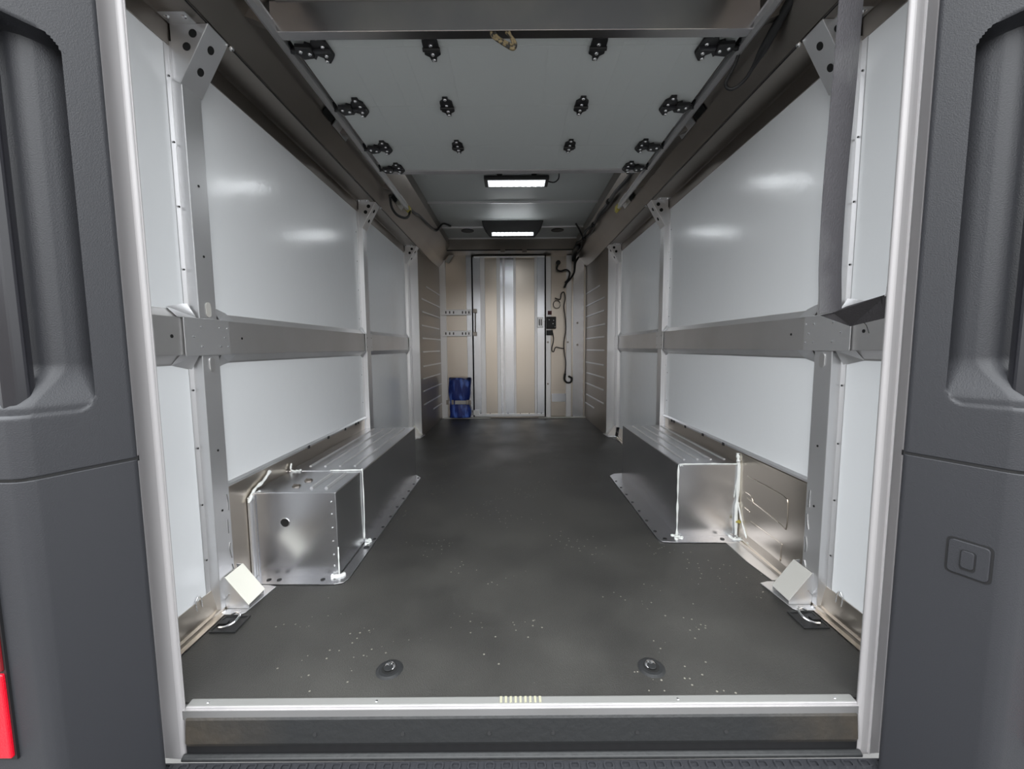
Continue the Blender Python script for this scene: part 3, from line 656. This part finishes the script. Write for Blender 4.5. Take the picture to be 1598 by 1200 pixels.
# ================================================================ lamps
l1 = thing('led_lamp', (0.03, 3.23, 2.15), 'slim rectangular lit LED lamp under the ceiling, nearer of the two', 'lamp')
obj('housing', box(-.215, .268, 3.145, 3.31, 2.135, 2.165), BLACK, l1, bevel=.008)
lf = obj('lamp_face', box(-.188, .242, 3.168, 3.288, 2.1325, 2.136), LENS, l1)
for r_ in range(2):
    for i in range(9):
        obj('led', cyl((-.157+i*.0465, 3.199+.058*r_, 2.133), .018, -.002, 'z', 10), LED, lf)
obj('bracket', [box(-.12, -.08, 3.2, 3.25, 2.16, 2.2), box(.14, .18, 3.2, 3.25, 2.16, 2.2)], BLACK, l1)
l2 = thing('led_lamp', (0, 4.4, 2.12), 'black wedge shaped lamp with a lit LED row under the ceiling, farther of the two', 'lamp')
v = [(-.318, 4.35, 2.20), (.318, 4.35, 2.20), (.295, 4.36, 2.135), (.235, 4.38, 2.042), (-.235, 4.38, 2.042), (-.295, 4.36, 2.135),
     (-.318, 4.60, 2.20), (.318, 4.60, 2.20), (.295, 4.58, 2.15), (.235, 4.54, 2.075), (-.235, 4.54, 2.075), (-.295, 4.58, 2.15)]
f = [(0, 1, 2, 3, 4, 5), tuple(range(6, 12))]+[(i, (i+1) % 6, 6+(i+1) % 6, 6+i) for i in range(6)]
obj('housing', (v, f), BLACK, l2, bevel=.006)
lf = obj('led_strip', prism([(4.356, 2.083), (4.364, 2.083), (4.377, 2.052), (4.369, 2.05)], -.215, .215, 'x'), LENS, l2, bevel=.002)
for i in range(10): obj('led', cyl((-.19+i*.0422, 4.362, 2.068), .0125, .004, Vector((0, -1, -.35)), 10), LED, lf)
for s in (-1, 1):
    tag(obj('roof_vent', cyl((s*.50, 4.70, 2.197), .07, -.006, 'z', 20), BLACK), 'thin round black cover on the ceiling %s of the far lamp' % side(s), 'cover')

# ================================================================ cables
def cable(name, pts, r, label, sub=5, mm=BLACK): return tag(obj(name, tube(pts, r, 8, sub), mm, smooth='all'), label, 'cable')
cable('lamp_cable', [(.262, 3.23, 2.15), (.31, 3.22, 2.138), (.34, 3.18, 2.15), (.345, 3.12, 2.188), (.42, 3.10, 2.193), (.60, 3.05, 2.19), (.74, 3.0, 2.17)], .005, 'thin black lead from the near lamp along the ceiling')
def wig(p, k, a): return (p[0]+a*math.sin(k*2.1), p[1], p[2]+a*math.cos(k*1.7))
pts = [wig((.745-.0*i, 2.62+.2*i, 2.0+.006*i), i, .012) for i in range(12)]+[(.735, 5.02, 2.03)]
hn = thing('wire_harness', (.74, 3.5, 2.0), 'thick black taped wire harness along the right roof corner to the bulkhead', 'wires')
obj('main_loom', tube(pts, .013, 8), BLACK, hn, smooth='all')
obj('branch', tube([wig((.765, 2.7+.22*i, 2.03), i+3, .014) for i in range(11)]+[(.77, 5.1, 2.02)], .008, 8), BLACK, hn, smooth='all')
obj('loom_wrap', [tube([(.745, 4.75, 2.03), (.735, 4.95, 2.04), (.745, 5.08, 2.0), (.75, 5.13, 1.95)], .026, 8)], BLACK, hn, smooth='all')
obj('roof_branch', tube([(.75, 4.5, 2.06), (.71, 4.45, 2.12), (.66, 4.42, 2.185)], .009, 8), BLACK, hn, smooth='all')
obj('loose_clip', [box(.70, .75, 2.55, 2.66, 1.965, 2.02)], BLACK, hn, bevel=.006)
for y in (3.3, 3.9, 4.4): obj('tape', cyl((.745, y, 2.03), .017, .04, 'y', 10), HOLE, hn)
cable('left_cable', [(-.79, 3.20, 1.95), (-.775, 3.35, 1.96), (-.775, 3.5, 1.99), (-.755, 3.8, 2.0), (-.76, 4.2, 2.06), (-.72, 4.35, 2.17), (-.66, 4.5, 2.19)], .010, 'black cable running back from the end of the left door track')
cable('hook_cable', [(-.835, 2.88, 1.93), (-.853, 2.98, 1.885), (-.835, 3.05, 1.855), (-.80, 3.12, 1.855), (-.78, 3.16, 1.88), (-.778, 3.2, 1.93)], .009, 'short black cable hooked over the left cove beam near the yellow track end')
a = at
cable('hanging_loom', [(.800, 1.50, 2.01), (.79, 1.56, 1.91), (.775, 1.60, 1.83+.03), (.80, 1.60, 1.81+.03), (.83, 1.57, 1.825+.03), (.843, 1.52, 1.86+.03), (.847, 1.47, 1.885+.03), (.852, 1.40, 1.93+.02), (.86, 1.33, 1.99)], lambda t: .006+.009*sm(.55, .7, t), 'black looped cable hanging over the right cove beam near the strap')
YC = YB-.04
def bc(name, uv, r, lab): return cable(name, [tuple(at(u, v, YC)) for u, v in uv], r, lab, 4)
bc('bulkhead_cable', [(903, 401), (898, 410), (896, 425), (890, 435), (884, 442), (881, 449)], .012, 'thick black cable dropping from the bulkhead corner at upper right')
bc('bulkhead_cable', [(871, 411), (869, 420), (875, 423), (883, 421), (889, 425), (887, 435), (882, 441)], .011, 'curved black cable above the latch beside the door frame')
bc('bulkhead_cable', [(866, 465), (874, 467), (876, 458), (880, 456), (882, 465), (880, 478), (882, 495), (883, 515), (880, 535), (881, 552), (883, 565), (882, 583)], .0065, 'long thin black cable down the panel to the right of the latch')
bc('bulkhead_cable', [(862, 517), (864, 530), (861, 545), (864, 549), (867, 542), (874, 543), (880, 544)], .006, 'short black cable looping below the latch')
bc('bulkhead_cable', [(882, 583), (881, 592), (885, 597), (891, 596), (892, 590), (887, 587)], .012, 'coiled black plug at the lower end of the thin cable')
tag(obj('cable_ring', tube([tuple(at(869+5.5*math.cos(i*.6), 475+6*math.sin(i*.6), YC+.01)) for i in range(11)], .004, 6), BLACK, smooth='all'), 'thin black wire ring on the tan panel above the latch', 'wire')
tag(obj('plug', cyl(tuple(at(871, 410, YC)), .028, -.02, 'y', 14), BLACK, bevel=.004), 'round black plug near the top of the bulkhead right of the door', 'plug')
lt = thing('door_latch', tuple(at(857, 505, YB-.03)), 'black door latch box with pale slotted plate on the bulkhead door edge', 'latch')
lkb = obj('lock_box', bq(853, 868, 494, 513, YB-.07, YB-.018), BLACK, lt, bevel=.006)
obj('red_label', bq(855, 861, 485, 491, YB-.035, YB-.018), mat('dark red tape', (.12, .03, .03), .6), lt)
obj('lower_lever', bq(853, 863, 515, 523, YB-.05, YB-.018), BLACK, lt, bevel=.005)
obj('slotted_plate', [bq(839, 848, 495, 511, YB-.024, YB-.016)], ALU, lt, bevel=.002)
stuff(obj('slots', [bq(841+3*i, 842.5+3*i, 498, 508, YB-.0255, YB-.0245) for i in range(2)], HOLE, lt))
for u, v_ in ((857, 499), (864, 500), (866, 510), (863, 505)): obj('bolt', dome(tuple(at(u, v_, YB-.07)), .007, (0, -1, 0)), STEEL, lkb)
# cargo slats left of the door
for v_, w_ in ((487.5, 'upper'), (520.5, 'lower')):
    cs = thing('slotted_rail', tuple(at(714, v_, YB-.02)), '%s of two slotted metal rails across the tan panel left of the door' % w_, 'rail')
    obj('rail_body', bq(689, 735, v_-4.6, v_+4.6, YB-.03, YB-.015), ALU, cs, bevel=.003)
    stuff(obj('slots', [bq(u, u+1.6, v_-2, v_+2, YB-.031, YB-.0295) for u in (695, 701, 707, 721, 726, 731)], HOLE, cs))
# low bar holding the blue bag
bb = thing('blue_bag', tuple(at(718, 650, YB-.08)), 'crumpled blue fabric bag strapped upright against the bulkhead', 'bag')
vv, ff = [], []; nu, nv_ = 28, 30
p0 = at(702, 652, YB-.05); p1 = at(733.5, 592, YB-.05); cxm = (p0.x+p1.x)/2; hw = (p1.x-p0.x)/2
for j in range(nv_+1):
    tz = j/nv_; pin = 1-.14*math.exp(-((tz-.40)/.12)**2)+.05*tz
    for i in range(nu):
        an = 2*math.pi*i/nu; fold = 1+.09*math.sin(an*7+tz*5)*(.4+abs(tz-.4)*1.5)+.05*math.sin(an*13+tz*11)
        vv.append((cxm+.006*math.sin(tz*9)+hw*pin*math.cos(an)*(1+.03*math.sin(tz*14+an*3)), YB-.075+.042*pin*fold*math.sin(an), p0.z+.008+(p1.z-p0.z)*tz+(.018*math.sin(an*3) if j == nv_ else 0)))
for j in range(nv_):
    for i in range(nu): ff.append((j*nu+i, j*nu+(i+1) % nu, (j+1)*nu+(i+1) % nu, (j+1)*nu+i))
ff += [tuple(range(nu))[::-1], tuple(range(nv_*nu, nv_*nu+nu))]
obj('bag_body', (vv, ff), BLUE, bb, smooth='all')
hb = thing('bag_strap', tuple(at(716, 628, YB-.1)), 'pale grey strap around the blue bag at the bulkhead', 'strap')
obj('strap_band', bq(710, 727, 625, 631, YB-.128, YB-.122), PAINT, hb, bevel=.002)
obj('strap_band', bq(696, 735, 626, 630, YB-.025, YB-.02), ALU, hb)
for u in (698, 706, 729, 733): obj('strap_buckle', bq(u-1.5, u+2, 624.5, 631.5, YB-.127 if 700 < u < 732 else YB-.035, YB-.09 if 700 < u < 732 else YB-.02), ALUD, hb, bevel=.002)

# ================================================================ black webbing strap hanging on the right
sp = thing('hanging_strap', (.82, 1.08, 1.5), 'wide black webbing pull strap hanging at right and tied back to the jamb', 'strap')
P = [(.826, 1.07, 2.06), (.818, 1.08, 1.8), (.812, 1.08, 1.55), (.808, 1.085, 1.3), (.812, 1.09, 1.12), (.817, 1.09, 1.03), (.820, 1.09, .985)]
obj('long_band', ribbon(P, (1, .25, 0), .074, .0025), WEBB, sp, smooth=True)
vtx = [at(1322, 478, 1.09), at(1385, 459, .985), at(1383, 496, .985), at(1328, 509, 1.075), at(1281, 492, 1.09), at(1300, 488, 1.095)]
tri = [tuple(q) for q in vtx]; tri2 = [(x, y+.003, z) for x, y, z in tri]
obj('folded_end', (tri+tri2, [(0, 1, 2, 3, 4, 5), (6, 7, 8, 9, 10, 11)]+[(i, (i+1) % 6, 6+(i+1) % 6, 6+i) for i in range(6)]), mat('black webbing', (.02, .018, .02), .7, bump=(300, .3, I3)), sp)
sti = [(1338, 474), (1341, 500), (1344, 473), (1349, 499), (1352, 470), (1358, 495)]
q_ = [at(u, v_, 1.09-(u-1322)/63*.105-.004) for u, v_ in sti]
obj('stitching', [tube([q_[i], q_[i+1]], .0012, 5, 1) for i in range(5)]+[tube([at(u, v0, 1.09-(u-1322)/63*.105-.004), at(u+5, v0+30, 1.09-(u-1322)/63*.105-.006)], .0014, 5, 1) for u, v0 in ((1337, 474), (1368, 465), (1375, 463))], HOLE, sp)
obj('loose_thread', tube([at(1347, 503, 1.03), at(1352, 508, 1.03), at(1356, 520, 1.03)], .0008, 5, 3), BLACK, sp)
obj('hook_wire', tube([at(1382, 462, .975), at(1385, 450, .97), at(1386, 442, .965)], .002, 6, 3), STEEL, sp)

# ================================================================ groups of alike things
GR = {'wall_post': 'aluminium wall posts', 'gusset_bracket': 'gussets at the post tops', 'floor_bracket': 'foot brackets at the post bases', 'belt_rail': 'horizontal rails on the side walls',
      'joint_plate': 'joint plates on the posts', 'wheel_box': 'wheel boxes', 'led_lamp': 'ceiling lamps', 'floor_cup': 'floor sockets', 'tie_down_ring': 'floor lashing rings', 'corner_cover': 'rear corner covers',
      'tail_light': 'tail lights', 'bulkhead_cable': 'black cables on the bulkhead', 'slotted_rail': 'slotted rails on the bulkhead', 'cove_beam': 'cove beams', 'door_track': 'overhead door tracks',
      'roof_vent': 'round ceiling covers', 'kick_clips': 'clips along the kick panels', 'loop_hook': 'wall loops'}
for o in list(C.objects):
    if o.parent is None and o.name.split('.')[0] in GR: o['group'] = GR[o.name.split('.')[0]]
